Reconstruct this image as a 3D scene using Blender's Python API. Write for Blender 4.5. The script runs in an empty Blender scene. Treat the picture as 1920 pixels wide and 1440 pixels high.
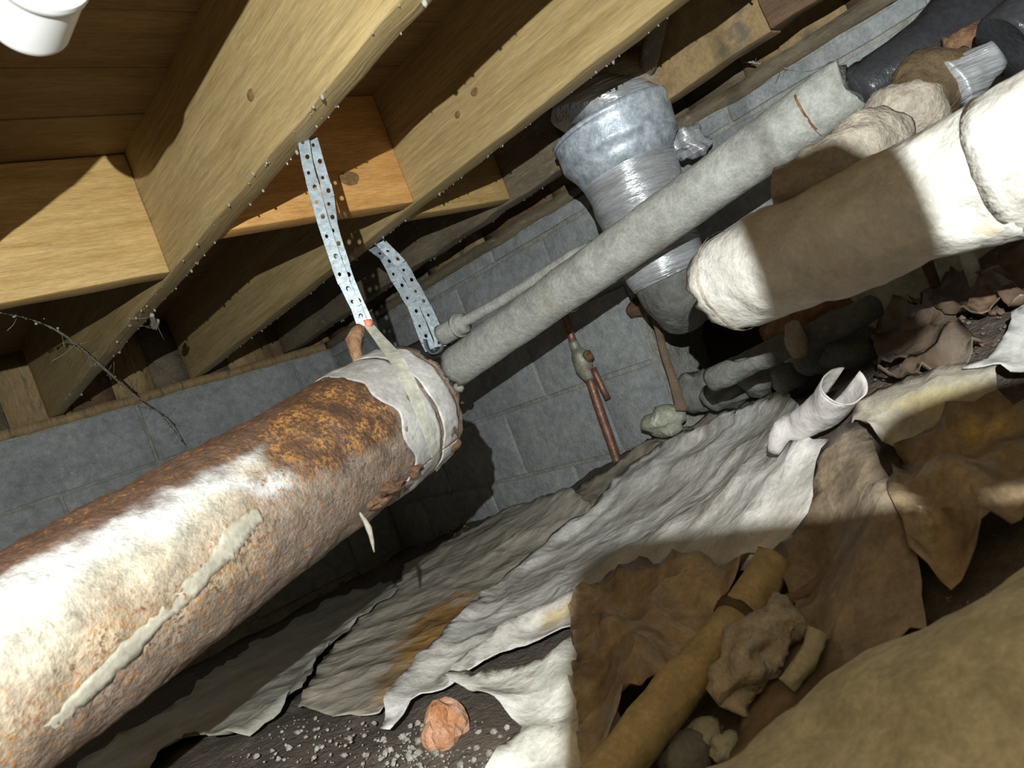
import bpy, bmesh, math, random
import numpy as np
from mathutils import Vector, Matrix, noise
from mathutils.bvhtree import BVHTree
from mathutils.geometry import delaunay_2d_cdt
random.seed(7)
S = bpy.context.scene
C = S.collection

# ------------------------------------------------------------ camera, light, exposure
F = 1480.0                      # focal length in pixels of the 1920x1440 frame
ROLL = math.radians(21.0)       # the phone was held tilted
YAW = math.radians(41.0)
CZ = 0.45                       # lens height above the lowest dirt
RV = Vector((math.cos(YAW), -math.sin(YAW), 0)); FW = Vector((math.sin(YAW), math.cos(YAW), 0)); UP = Vector((0, 0, 1))
IX = RV*math.cos(ROLL) - UP*math.sin(ROLL)      # image right
IY = RV*math.sin(ROLL) + UP*math.cos(ROLL)      # image up
CAMM = Matrix(((IX.x, IY.x, -FW.x, 0), (IX.y, IY.y, -FW.y, 0), (IX.z, IY.z, -FW.z, CZ), (0, 0, 0, 1)))
cd = bpy.data.cameras.new('camera'); cam = bpy.data.objects.new('camera', cd); C.objects.link(cam)
cam.matrix_world = CAMM
cd.sensor_width = 36; cd.lens = F/1920*36; cd.clip_start = 0.005; cd.clip_end = 50
cd.dof.use_dof = True; cd.dof.focus_distance = 1.35; cd.dof.aperture_fstop = 11
S.camera = cam
w = bpy.data.worlds.new('world'); S.world = w; w.use_nodes = True
w.node_tree.nodes['Background'].inputs[0].default_value = (1.0, 0.8, 0.5, 1)
w.node_tree.nodes['Background'].inputs[1].default_value = 0.011
def lamp(name, loc, energy, color, rad):
    l = bpy.data.lights.new(name, 'POINT'); l.energy = energy; l.color = color; l.shadow_soft_size = rad
    o = bpy.data.objects.new(name, l); C.objects.link(o); o.matrix_world = Matrix.Translation(CAMM @ Vector(loc)); return o
lamp('headlamp_light', (-0.071, 0.157, 0.285), 84, (0.95, 1.0, 0.985), 0.0035)      # worn on the head, behind the phone
lamp('phone_torch_light', (0.010, -0.012, -0.004), 0.45, (1.0, 0.86, 0.42), 0.004)   # weak warm torch beside the lens
S.view_settings.view_transform = 'Standard'; S.view_settings.look = 'None'
S.view_settings.gamma = 1.0; S.view_settings.use_curve_mapping = False; S.view_settings.exposure = 0.6

# ------------------------------------------------------------ helpers
def ray(x, y):
    dx, dy = x-960, 720-y
    return IX*(dx/F) + IY*(dy/F) + FW
def D(x, y, d): return ray(x, y)*d
def PX(x, y, v): r = ray(x, y); return r*(v/r.x)
def PY(x, y, v): r = ray(x, y); return r*(v/r.y)
def PZ(x, y, v): r = ray(x, y); return r*(v/r.z)
def proj(p):
    d = p.dot(FW); return 960+p.dot(IX)/d*F, 720-p.dot(IY)/d*F
def fr(x, y, z, sc, oct=4): return noise.fractal(Vector((x*sc, y*sc, z*sc)), 0.9, 2.0, oct)
def worldloc(o):
    v = Vector((0, 0, 0))
    while o: v += o.location; o = o.parent
    return v
def obj(name, verts, faces, mat, parent=None, smooth=True, cols=None, solid=0, base=None):
    """one mesh object; verts are camera-relative"""
    V = [Vector(v)+Vector((0, 0, CZ)) for v in verts]
    if parent is not None: off = worldloc(parent); loc = Vector((0, 0, 0))
    else:
        if base is None:
            n = len(V); base = Vector((sum(v.x for v in V)/n, sum(v.y for v in V)/n, min(v.z for v in V)))
        off = base; loc = base
    me = bpy.data.meshes.new(name); me.from_pydata([v-off for v in V], [], faces); me.update()
    if cols is not None:
        a = me.color_attributes.new('Col', 'FLOAT_COLOR', 'POINT')
        a.data.foreach_set('color', np.array(cols, dtype=np.float32).ravel())
    if smooth: me.polygons.foreach_set('use_smooth', [True]*len(me.polygons))
    me.materials.append(mat)
    o = bpy.data.objects.new(name, me); C.objects.link(o); o.location = loc
    if parent is not None: o.parent = parent
    if solid:
        m = o.modifiers.new('solid', 'SOLIDIFY'); m.thickness = solid; m.offset = 0
    return o
def empty(name, loc):
    o = bpy.data.objects.new(name, None); C.objects.link(o); o.location = Vector(loc)+Vector((0, 0, CZ)); o.empty_display_size = .02; return o
def tag(o, label, cat, group=None):
    o['label'] = label; o['category'] = cat
    if group: o['group'] = group
    return o
def struct(o): o['kind'] = 'structure'; return o

def boxmesh(x0, x1, y0, y1, z0, z1, step=0.05, amp=0.0, seed=0, bev=0.0):
    """box with subdivided faces and a slightly uneven surface"""
    bm = bmesh.new(); bmesh.ops.create_cube(bm, size=1)
    for v in bm.verts: v.co = Vector(((x0+x1)/2+v.co.x*(x1-x0), (y0+y1)/2+v.co.y*(y1-y0), (z0+z1)/2+v.co.z*(z1-z0)))
    if bev: bmesh.ops.bevel(bm, geom=bm.edges[:], offset=bev, segments=2, affect='EDGES', profile=0.6)
    if step:
        for ax, (a, b) in enumerate(((x0, x1), (y0, y1), (z0, z1))):
            n = int((b-a)/step)
            for k in range(1, n):
                co = [0, 0, 0]; no = [0, 0, 0]; co[ax] = a+(b-a)*k/n; no[ax] = 1
                bmesh.ops.bisect_plane(bm, geom=bm.verts[:]+bm.edges[:]+bm.faces[:], plane_co=co, plane_no=no)
    bmesh.ops.recalc_face_normals(bm, faces=bm.faces)
    if amp:
        for v in bm.verts:
            c = v.co; v.co = c + Vector((fr(c.x+seed, c.y, c.z, 9), fr(c.x, c.y+seed+5, c.z, 9), fr(c.x, c.y, c.z+seed+9, 9)))*amp
    vs = [v.co.copy() for v in bm.verts]; bm.verts.index_update(); fs = [[v.index for v in f.verts] for f in bm.faces]; bm.free()
    return vs, fs
def frames(pts):
    out = []; t0 = (pts[1]-pts[0]).normalized(); n = t0.orthogonal().normalized()
    for i, p in enumerate(pts):
        t = (pts[min(i+1, len(pts)-1)]-pts[max(i-1, 0)]).normalized()
        n = (n-t*n.dot(t)).normalized(); out.append((p, t, n, t.cross(n)))
    return out
def resample(pts, rad, step):
    P, R = [], []
    n = len(pts)
    for i in range(n-1):
        p0, p1, p2, p3 = pts[max(i-1, 0)], pts[i], pts[i+1], pts[min(i+2, n-1)]
        k = max(1, int((p2-p1).length/step))
        for j in range(k):
            t = j/k; t2, t3 = t*t, t*t*t
            P.append(0.5*((2*p1)+(p2-p0)*t+(2*p0-5*p1+4*p2-p3)*t2+(3*p1-p0-3*p2+p3)*t3)); R.append(rad[i]*(1-t)+rad[i+1]*t)
    P.append(pts[-1]); R.append(rad[-1]); return P, R
def tube(pts, rad, seg=24, step=0.02, amp=0.0, nsc=20, caps=True, capin=0.0, seed=0.0, oct=4, ragged=0.0, lin=False):
    pts = [Vector(p) for p in pts]
    if lin:
        Q, R = [], []
        for i in range(len(pts)-1):
            k = max(1, int((pts[i+1]-pts[i]).length/step))
            for j in range(k): Q.append(pts[i].lerp(pts[i+1], j/k)); R.append(rad[i]+(rad[i+1]-rad[i])*j/k)
        Q.append(pts[-1]); R.append(rad[-1])
    else: Q, R = resample(pts, list(rad), step)
    V, Fc = [], []
    fm = frames(Q); N = len(fm)
    for i, (p, t, n, b) in enumerate(fm):
        for j in range(seg):
            a = 2*math.pi*j/seg; d = n*math.cos(a)+b*math.sin(a); q = p+d*R[i]
            if amp: q = q+d*amp*fr(q.x+seed, q.y, q.z, nsc, oct)
            if ragged and i in (0, N-1): q = q+t*ragged*fr(q.x, q.y, q.z+seed, 45)
            V.append(q)
    for i in range(N-1):
        for j in range(seg):
            Fc.append((i*seg+j, i*seg+(j+1) % seg, (i+1)*seg+(j+1) % seg, (i+1)*seg+j))
    if caps:
        for i, sg in ((0, 1), (N-1, -1)):
            c = len(V); p, t, n, b = fm[i]; V.append(p+t*sg*capin)
            for j in range(seg):
                f = (c, i*seg+(j+1) % seg, i*seg+j); Fc.append(f if sg > 0 else f[::-1])
    return V, Fc
def ribbon(pts, side, width, thick_mat=None):
    """flat strip along pts; side = list of side vectors or one vector"""
    V, Fc = [], []
    for i, p in enumerate(pts):
        s = side[i] if isinstance(side, list) else side
        ww = width[i] if isinstance(width, list) else width
        V += [p-s*ww/2, p, p+s*ww/2]
    for i in range(len(pts)-1):
        for k in (0, 1): a = i*3+k; Fc.append((a, a+1, a+4, a+3))
    return V, Fc
def rock(c, size, seed, sub=3, amp=.35, flat=1.0):
    bm = bmesh.new(); bmesh.ops.create_icosphere(bm, subdivisions=sub, radius=1)
    V = []
    for v in bm.verts:
        d = v.co.normalized(); k = 1+amp*noise.noise(d*1.2+Vector((seed*3.1, 0, seed)))+amp*.4*noise.noise(d*3+Vector((0, seed*2, 0)))
        k = min(k, 1.12)
        V.append(Vector(c)+Vector((d.x*size[0]*k, d.y*size[1]*k, d.z*size[2]*k*flat)))
    bm.verts.index_update(); Fc = [[v.index for v in f.verts] for f in bm.faces]; bm.free(); return V, Fc

# ------------------------------------------------------------ materials
def mat(name, c1, c2, scale=6, rough=.75, metal=0.0, bump=.25, bscale=60, stretch=(1, 1, 1), c3=None, s3=20, t3=.62, w3=.1, attr=False, spec=.4, det=4, rust=None, vary=0, grunge=.22, crumple=0):
    m = bpy.data.materials.new(name); m.use_nodes = True; nt = m.node_tree; N = nt.nodes; Lk = nt.links
    b = N['Principled BSDF']; b.inputs['Roughness'].default_value = rough; b.inputs['Metallic'].default_value = metal
    b.inputs['Specular IOR Level'].default_value = spec
    tc = N.new('ShaderNodeTexCoord'); mp = N.new('ShaderNodeMapping'); mp.inputs['Scale'].default_value = stretch
    if vary:
        oi = N.new('ShaderNodeObjectInfo'); vm = N.new('ShaderNodeVectorMath'); vm.operation = 'ADD'
        mul = N.new('ShaderNodeVectorMath'); mul.operation = 'SCALE'; mul.inputs['Scale'].default_value = 9
        Lk.new(oi.outputs['Location'], mul.inputs[0]); Lk.new(tc.outputs['Object'], vm.inputs[0]); Lk.new(mul.outputs[0], vm.inputs[1]); Lk.new(vm.outputs[0], mp.inputs[0])
    else: Lk.new(tc.outputs['Object'], mp.inputs[0])
    def nz(sc, d=det, r=.6):
        n = N.new('ShaderNodeTexNoise'); n.inputs['Scale'].default_value = sc; n.inputs['Detail'].default_value = d; n.inputs['Roughness'].default_value = r
        Lk.new(mp.outputs[0], n.inputs['Vector']); return n
    def mix(fac, a, bb):
        x = N.new('ShaderNodeMix'); x.data_type = 'RGBA'
        Lk.new(fac, x.inputs[0])
        for s, k in ((a, 6), (bb, 7)):
            if isinstance(s, tuple): x.inputs[k].default_value = (*s, 1)
            else: Lk.new(s, x.inputs[k])
        return x.outputs[2]
    def thr(n, lo, hi):
        x = N.new('ShaderNodeMapRange'); x.inputs[1].default_value = lo; x.inputs[2].default_value = hi; x.clamp = True
        Lk.new(n, x.inputs[0]); return x.outputs[0]
    n1 = nz(scale)
    col = mix(thr(n1.outputs[0], .35, .65), c1, c2)
    if attr:
        a = N.new('ShaderNodeAttribute'); a.attribute_name = 'Col'
        f = thr(nz(scale*1.7).outputs[0], .3, .7)
        x = N.new('ShaderNodeMix'); x.data_type = 'RGBA'; x.blend_type = 'MULTIPLY'; x.inputs[0].default_value = 1
        Lk.new(a.outputs['Color'], x.inputs[6]); Lk.new(mix(f, (.75, .75, .75), (1.12, 1.12, 1.12)), x.inputs[7]); col = x.outputs[2]
        if rust:
            s = nz(rust[2], 4, .7)
            ad = N.new('ShaderNodeMath'); ad.operation = 'ADD'; Lk.new(s.outputs[0], ad.inputs[0]); Lk.new(a.outputs['Alpha'], ad.inputs[1])
            fac = thr(ad.outputs[0], .96, 1.06)
            rc = mix(thr(nz(rust[3], 5, .65).outputs[0], .4, .6), rust[0], rust[1])
            col = mix(fac, col, rc)
    if grunge:
        for sc, lo, hi in ((38, 1-grunge, 1+grunge*.6), (170, 1-grunge*.7, 1+grunge*.5)):
            gx = N.new('ShaderNodeMix'); gx.data_type = 'RGBA'; gx.blend_type = 'MULTIPLY'; gx.inputs[0].default_value = 1
            Lk.new(col, gx.inputs[6]); Lk.new(mix(thr(nz(sc, 4, .7).outputs[0], .35, .65), (lo, lo, lo), (hi, hi, hi)), gx.inputs[7]); col = gx.outputs[2]
    if c3:
        n3 = nz(s3, 5, .65); col = mix(thr(n3.outputs[0], t3, t3+w3), col, c3)
    Lk.new(col, b.inputs['Base Color'])
    rr = N.new('ShaderNodeMapRange'); rr.inputs[3].default_value = max(0, rough-.12); rr.inputs[4].default_value = min(1, rough+.12)
    Lk.new(nz(scale*3, 1).outputs[0], rr.inputs[0]); Lk.new(rr.outputs[0], b.inputs['Roughness'])
    prev = None
    if crumple:
        for sc, ds in ((7, .05), (17, .022)):
            wn = nz(sc*.6, 3, .5); wm = N.new('ShaderNodeMix'); wm.data_type = 'VECTOR'; wm.inputs[0].default_value = .09
            Lk.new(mp.outputs[0], wm.inputs[4]); Lk.new(wn.outputs['Color'], wm.inputs[5])
            vo = N.new('ShaderNodeTexVoronoi'); vo.inputs['Scale'].default_value = sc; Lk.new(wm.outputs[1], vo.inputs['Vector'])
            b1 = N.new('ShaderNodeBump'); b1.inputs['Strength'].default_value = crumple; b1.inputs['Distance'].default_value = ds
            Lk.new(vo.outputs['Distance'], b1.inputs['Height'])
            if prev: Lk.new(prev.outputs[0], b1.inputs['Normal'])
            prev = b1
        Lk.new(prev.outputs[0], b.inputs['Normal'])
    if bump:
        bp = N.new('ShaderNodeBump'); bp.inputs['Strength'].default_value = bump; bp.inputs['Distance'].default_value = .008
        Lk.new(nz(bscale, 4, .65).outputs[0], bp.inputs['Height']); Lk.new(bp.outputs[0], b.inputs['Normal'])
        if prev: Lk.new(prev.outputs[0], bp.inputs['Normal'])
    return m
M = {}
M['wood_y'] = mat('joist wood', (.45, .33, .155), (.35, .245, .105), 5, .6, bump=.25, bscale=30, stretch=(6, .22, 5), c3=(.22, .15, .07), s3=9, t3=.64, vary=1)
M['wood_x'] = mat('blocking wood', (.54, .36, .145), (.43, .27, .09), 5, .6, bump=.2, bscale=30, stretch=(.8, 5, 9), c3=(.30, .16, .05), s3=5, t3=.62, vary=1)
M['wood_orange'] = mat('resinous blocking wood', (.66, .36, .12), (.54, .27, .08), 5, .6, bump=.2, bscale=30, stretch=(.8, 5, 9), c3=(.36, .17, .05), s3=4, t3=.64, vary=1)
M['wood_sub'] = mat('subfloor wood', (.26, .165, .065), (.18, .11, .04), 4, .7, bump=.25, bscale=25, stretch=(.8, 5, 5), c3=(.13, .08, .03), s3=6, vary=1)
M['wood_old'] = mat('weathered grey wood', (.20, .16, .105), (.13, .10, .065), 5, .85, bump=.4, bscale=40, stretch=(5, 1, 5), c3=(.28, .24, .18), s3=18, t3=.6, vary=1)
M['wood_tan'] = mat('tan board', (.36, .25, .12), (.27, .18, .085), 5, .8, bump=.3, bscale=40, stretch=(4, 1, 1), c3=(.15, .12, .08), s3=12, t3=.55, vary=1)
M['wood_brown'] = mat('brown board', (.19, .11, .06), (.12, .07, .04), 5, .7, bump=.4, bscale=30, stretch=(5, .7, 5), c3=(.30, .20, .11), s3=8, vary=1)
M['block'] = mat('grey concrete block', (.34, .355, .35), (.25, .265, .265), 7, .9, bump=.35, bscale=120, c3=(.48, .48, .45), s3=26, t3=.66, vary=1)
M['mortar'] = mat('mortar', (.34, .335, .30), (.25, .245, .215), 14, .95, bump=.7, bscale=70, c3=(.40, .38, .30), s3=25)
M['dirt'] = mat('dirt', (.085, .068, .055), (.13, .10, .078), 14, .95, bump=1.0, bscale=75, c3=(.30, .27, .23), s3=90, t3=.67, w3=.03, attr=False)
M['void'] = mat('near-black earth', (.03, .02, .014), (.05, .033, .022), 12, .95, bump=.8)  # near-black all over, backs the wall opening
M['sheet'] = mat('dusty grey plastic sheet', (.50, .47, .42), (.40, .365, .315), 5, .42, bump=.3, bscale=45, c3=(.36, .30, .24), s3=11, t3=.63, w3=.10, attr=True, crumple=.27, grunge=.16)
M['sheet_brown'] = mat('brown shaded plastic', (.4, .4, .4), (.4, .4, .4), 6, .34, bump=.3, bscale=40, c3=(.16, .10, .05), s3=10, t3=.6, attr=True, crumple=.55, grunge=.25)  # brown plastic, darker folds painted in for the shadowed sheets
M['rustpipe'] = mat('rusted pipe', (.5, .5, .5), (.5, .5, .5), 25, .55, bump=.55, bscale=210, attr=True, rust=((.33, .155, .04), (.09, .042, .024), 210, 45), spec=.5)
M['tape'] = mat('grey duct tape', (.42, .41, .40), (.31, .295, .28), 12, .45, bump=.3, bscale=40, c3=(.42, .24, .10), s3=14, t3=.63, w3=.06)
M['galv'] = mat('galvanised strap', (.30, .34, .365), (.20, .24, .265), 40, .5, .25, bump=.15, bscale=60, c3=(.28, .31, .34), s3=60)
M['band'] = mat('dull grey band', (.52, .51, .43), (.42, .42, .36), 25, .55, .2, bump=.15)
M['salmon'] = mat('salmon paint', (.72, .24, .13), (.62, .2, .12), 30, .6)
M['rust'] = mat('brown rust', (.20, .10, .05), (.30, .18, .10), 40, .85, bump=.8, bscale=120, c3=(.12, .06, .035), s3=60)
M['cement'] = mat('grey cement pipe', (.46, .46, .42), (.36, .36, .325), 12, .8, bump=.35, bscale=110, c3=(.30, .26, .19), s3=10, t3=.62)
M['white_wrap'] = mat('white plastered wrap', (.62, .605, .56), (.52, .49, .43), 14, .5, bump=.6, bscale=30, c3=(.62, .45, .20), s3=9, t3=.62, w3=.1, crumple=.3, grunge=.14)
M['taupe_wrap'] = mat('taupe fabric wrap', (.43, .375, .30), (.33, .285, .225), 16, .75, bump=.8, bscale=60, c3=(.24, .17, .10), s3=12)
M['brown_shade_wrap'] = mat('shaded brown wrap', (.13, .085, .04), (.075, .05, .025), 20, .85, bump=1.0, bscale=60, c3=(.34, .26, .16), s3=25)
M['black'] = mat('black rubber', (.05, .05, .055), (.035, .035, .038), 10, .30, bump=.25, bscale=60, c3=(.10, .10, .10), s3=25, t3=.68)
M['foil'] = mat('silver foil', (.68, .69, .71), (.50, .51, .53), 9, .34, .5, bump=1.0, bscale=16, stretch=(.5, .5, 6), c3=(.40, .30, .2), s3=10, t3=.62)
M['galv_sheet'] = mat('spangled galvanised sheet', (.60, .66, .72), (.34, .39, .45), 60, .45, .25, bump=.2, bscale=60, c3=(.72, .76, .80), s3=30, t3=.58)
M['foil_brown'] = mat('tan dusty foil', (.58, .48, .36), (.72, .68, .62), 8, .42, .5, bump=.6, bscale=26, stretch=(1, 1, 3), c3=(.25, .15, .08), s3=10)
M['copper'] = mat('tarnished copper', (.30, .15, .10), (.22, .125, .09), 25, .5, .6, bump=.3)
M['brass'] = mat('chalky brass', (.34, .36, .30), (.26, .24, .17), 30, .55, .4, bump=.4, c3=(.30, .13, .07), s3=30, t3=.58)
M['pvc'] = mat('white plastic', (.80, .80, .79), (.76, .76, .75), 6, .3, bump=.02, spec=.5, grunge=0)
M['stone'] = mat('grey rubble stone', (.17, .17, .155), (.11, .11, .10), 8, .85, bump=.7, bscale=50, c3=(.24, .23, .20), s3=20, vary=1)
M['limestone'] = mat('whitewashed stone', (.42, .42, .33), (.25, .25, .20), 18, .8, bump=.8, c3=(.66, .65, .56), s3=22, t3=.54)
M['brick'] = mat('broken orange brick', (.44, .19, .08), (.46, .31, .24), 22, .9, bump=.8, c3=(.75, .68, .62), s3=30, t3=.62)
M['crumb'] = mat('pale crumbs', (.42, .40, .36), (.22, .20, .17), 40, .95, bump=.4)
M['canvas'] = mat('beige canvas wrap', (.42, .39, .29), (.34, .31, .21), 9, .85, bump=.5, bscale=40)
M['tan_pipe'] = mat('tan wrapped pipe', (.46, .36, .19), (.36, .27, .13), 12, .7, bump=.5, bscale=50, c3=(.22, .12, .06), s3=9, t3=.62)
M['coat'] = mat('pale old coating', (.31, .29, .235), (.25, .235, .185), 30, .7, bump=.2)
M['web'] = mat('cobweb', (.36, .34, .28), (.26, .24, .2), 50, .95, bump=0)
M['phone'] = mat('dark phone case', (.02, .02, .022), (.02, .02, .02), 5, .4, bump=0)
M['chip'] = mat('fresh wood chip', (.75, .58, .34), (.70, .52, .28), 20, .8)
M['rust_dark'] = mat('dark rust scale', (.09, .045, .024), (.16, .085, .045), 60, .9, bump=.9, bscale=120, c3=(.26, .19, .13), s3=50)
M['leaf'] = mat('dry brown litter', (.19, .135, .09), (.12, .08, .055), 20, .85, bump=.6, c3=(.38, .28, .19), s3=22)

# ------------------------------------------------------------ ground surface
cp = [(1.5, 2.6, -.43), (1.5, 2.1, -.37), (1.5, 1.55, -.30), (1.5, 1.43, -.265), (1.5, 1.0, -.22), (1.5, .67, -.10), (1.5, .43, -.03), (1.5, -.1, 0.0),
      (.9, 2.5, -.44), (.3, 2.6, -.45), (.92, 1.88, -.40), (.34, 1.82, -.37), (-.4, 1.9, -.45), (-.6, .5, -.45), (-.6, -.5, -.45), (1.9, 1.5, -.3), (1.9, .3, 0),
      (1.15, .78, -.275), (1.0, .52, -.19), (.72, .56, -.35), (.5, .5, -.42), (.3, .2, -.44), (.7, .2, -.33), (.9, .2, -.24), (1.2, .35, -.11), (.65, 1.05, -.375), (1.2, 1.3, -.36), (0.2, 1.0, -.355)]
A_ = np.array(cp); n_ = len(A_)
def phi(r2): return np.where(r2 > 1e-12, .5*r2*np.log(np.maximum(r2, 1e-12)), 0)
r2 = ((A_[:, None, :2]-A_[None, :, :2])**2).sum(-1)
K = np.zeros((n_+3, n_+3)); K[:n_, :n_] = phi(r2)+np.eye(n_)*.004; K[:n_, n_] = 1; K[:n_, n_+1:] = A_[:, :2]; K[n_:, :n_] = K[:n_, n_:].T
W_ = np.linalg.solve(K, np.concatenate([A_[:, 2], np.zeros(3)]))
def g(x, y):
    rr = (A_[:, 0]-x)**2+(A_[:, 1]-y)**2
    return max(-.50, min(.06, float(phi(rr)@W_[:n_]+W_[n_]+W_[n_+1]*x+W_[n_+2]*y)))
def hit(px, py, off=0.0):
    r = ray(px, py); t0 = .25; t = t0
    while t < 4.5:
        p = r*t
        if p.z < g(p.x, p.y)+off: break
        if p.x > 1.47 or p.y > 2.62: return p
        t0 = t; t += .02
    for _ in range(14):
        m = (t0+t)/2; p = r*m
        if p.z < g(p.x, p.y)+off: t = m
        else: t0 = m
    return r*t
V, Fc = [], []
nx, ny = 128, 160
for j in range(ny+1):
    for i in range(nx+1):
        x = -.75+2.75*i/nx; y = -.6+3.45*j/ny
        V.append((x, y, g(x, y)+.010*fr(x, y, 0, 9)+.004*fr(x, y, 3, 40)-.006))
for j in range(ny):
    for i in range(nx): a = j*(nx+1)+i; Fc.append((a, a+1, a+nx+2, a+nx+1))
struct(obj('floor', V, Fc, M['dirt']))

# ------------------------------------------------------------ block walls
def wall(name, axis, face, spans, back, sgn, courses, blockname='concrete_block'):
    """spans: mortar boxes (a0,a1,z0,z1) ; courses: list of (z0,z1,[(a0,a1)...])"""
    V, Fc = [], []
    for a0, a1, z0, z1 in spans:
        if axis == 'Y': v, f = boxmesh(a0, a1, face+.007, back, z0, z1, .06, .004)
        else: v, f = boxmesh(face+.007, back, a0, a1, z0, z1, .06, .004)
        o = len(V); V += v; Fc += [[q+o for q in ff] for ff in f]
    wl = struct(obj(name, V, Fc, M['mortar'], smooth=False))
    k = 0
    for z0, z1, bl in courses:
        for a0, a1 in bl:
            k += 1; e = random.uniform(-.002, .003)
            if axis == 'Y': v, f = boxmesh(a0+.005, a1-.005, face+e, face+.06, z0+.005, z1-.005, .08, .0022, k, .003)
            else: v, f = boxmesh(face+e, face+.06, a0+.005, a1-.005, z0+.005, z1-.005, .08, .0022, k, .003)
            obj(blockname, v, f, M['block'], wl)
    return wl
def run(a, b, first, L=.4):
    out = []; x = first
    while x > a: x -= L
    while x < b:
        lo, hi = max(x, a), min(x+L, b)
        if hi-lo > .05: out.append((lo, hi))
        x += L
    return out
YW, XW, ZT = 2.65, 1.5, .372
wall('wall_back', 'Y', YW, [(-.9, 1.75, -.6, ZT)], 2.85, 1,
     [(.172, ZT, [(-.75, -.35), (-.35, .22), (.22, .79), (.79, 1.35), (1.35, XW+.05)])]+[(z, z+.2, run(-.8, 1.5, s)) for z, s in ((-.028, .1), (-.228, .3), (-.428, .1))])
rw = wall('wall_right', 'X', XW, [(1.19, YW, -.6, ZT), (-.3, 1.19, .135, ZT), (-.3, .86, -.4, .135), (.86, 1.19, -.6, -.2)], 1.75, 1,
     [(.33, ZT, run(.0, 2.64, 1.21)), (.13, .33, [(a, b) for a, b in run(.0, 2.64, 1.41)]),
      (-.07, .13, [(a, b) for a, b in run(1.19, 2.64, 1.21)]+[(.45, .86)]), (-.27, -.07, run(1.2, 2.64, 1.41)), (-.47, -.27, run(1.3, 2.64, 1.21))])
v, f = boxmesh(1.70, 1.8, .7, 1.35, -.5, .2, .04, .03, 4)
obj('opening_earth', v, f, M['void'], rw)
# wall behind the person, out of the picture: the crawlspace is closed on that side by dark earth
# ------------------------------------------------------------ sills, rim boards, subfloor
HB, HT = .40, .628
v, f = boxmesh(-.9, 1.6, YW-.012, YW+.14, ZT, HB-.002, .05, .006)
struct(obj('trim_1', v, f, M['wood_tan']))
v, f = boxmesh(XW-.01, XW+.14, -.2, YW, ZT, HB-.002, .05, .007, 3)
struct(obj('trim_2', v, f, M['wood_old']))
cl = struct(obj('ceiling', *boxmesh(-1.2, 2.0, -1.0, 2.95, HT+.022, HT+.05, 0), M['wood_sub'], smooth=False))
y = -1.0; k = 0
while y < 2.9:
    wd = .14
    v, f = boxmesh(-1.2, 2.0, y+.0015, y+wd-.0015, HT+random.uniform(0, .0015), HT+.021, .2, .001, k)
    obj('subfloor_plank', v, f, M['wood_sub'], cl, smooth=False); y += wd; k += 1
rim = struct(obj('wall_rim', *boxmesh(-1.2, 1.9, YW+.10, YW+.16, HB-.01, HT+.01, 0), M['wood_brown'], smooth=False))
x = -.6
rm = [M['wood_old'], M['wood_tan'], M['wood_brown'], M['wood_tan'], M['wood_old']]; k = 0
while x < 1.5:
    wd = random.choice((.09, .13, .17, .22)); dp = random.choice((0, .006, .012, .02))
    v, f = boxmesh(x+.002, x+wd-.002, YW+.03+dp, YW+.10, HB-.004-random.uniform(0, .02), HT, .06, .004, k)
    obj('rim_board', v, f, rm[k % 5], rim); x += wd; k += 1
rim2 = struct(obj('wall_rim_side', *boxmesh(XW+.12, XW+.16, -.4, YW, HB-.01, HT+.01, 0), M['wood_brown'], smooth=False))
y = -.2
while y < 2.6:
    wd = random.choice((.15, .22, .3)); dp = random.choice((0, .01, .02))
    v, f = boxmesh(XW+.05+dp, XW+.12, y+.002, y+wd-.002, HB-.004, HT, .06, .004, k)
    obj('rim_board', v, f, rm[k % 5], rim2); y += wd; k += 1

# ------------------------------------------------------------ joists and blocking
GJ = 'floor joists'
def joist(x0, x1, y0, y1, m, label, seed, z0=HB, amp=.003, group=GJ):
    v, f = boxmesh(x0, x1, y0, y1, z0, HT+.004, .045, amp, seed, .003)
    return tag(obj('floor_joist', v, f, m), label, 'joist', group)
joist(.12, .16, -.9, 2.66, M['wood_y'], 'pale floor joist beside the white plastic pipe end', 1)
joist(.545, .585, -.9, 2.66, M['wood_y'], 'pale floor joist from which the long perforated strap hangs', 2)
joist(.98, 1.022, -.9, 2.66, M['wood_y'], 'pale floor joist passing in front of the silver duct top', 3)
joist(1.335, 1.378, 1.10, 2.66, M['wood_old'], 'weathered grey joist cut short before the silver duct', 4, HB, .006)
joist(1.345, 1.385, .60, .93, M['wood_tan'], 'short tan joist piece beside the duct, ending at a dark crack', 5, HB, .004)
joist(1.338, 1.378, -.6, .597, M['wood_brown'], 'dark brown joist length butted against a short tan piece', 6, HB, .006)
def blocking(x0, x1, y0, m, label, seed, z0=HB+.008):
    v, f = boxmesh(x0, x1, y0, y0+.042, z0, HT, .045, .002, seed, .003)
    return tag(obj('joist_blocking', v, f, m), label, 'blocking')
blocking(.16, .545, 1.38, M['wood_x'], 'yellow wood blocking with wavy grain in the bay beside the white pipe end', 1, .402)
blocking(.585, .98, 1.205, M['wood_orange'], 'orange knotty blocking right behind the long perforated strap', 2, .404)
blocking(1.022, 1.335, 1.30, M['wood_x'], 'tan blocking meeting the weathered grey joist', 3)
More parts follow.
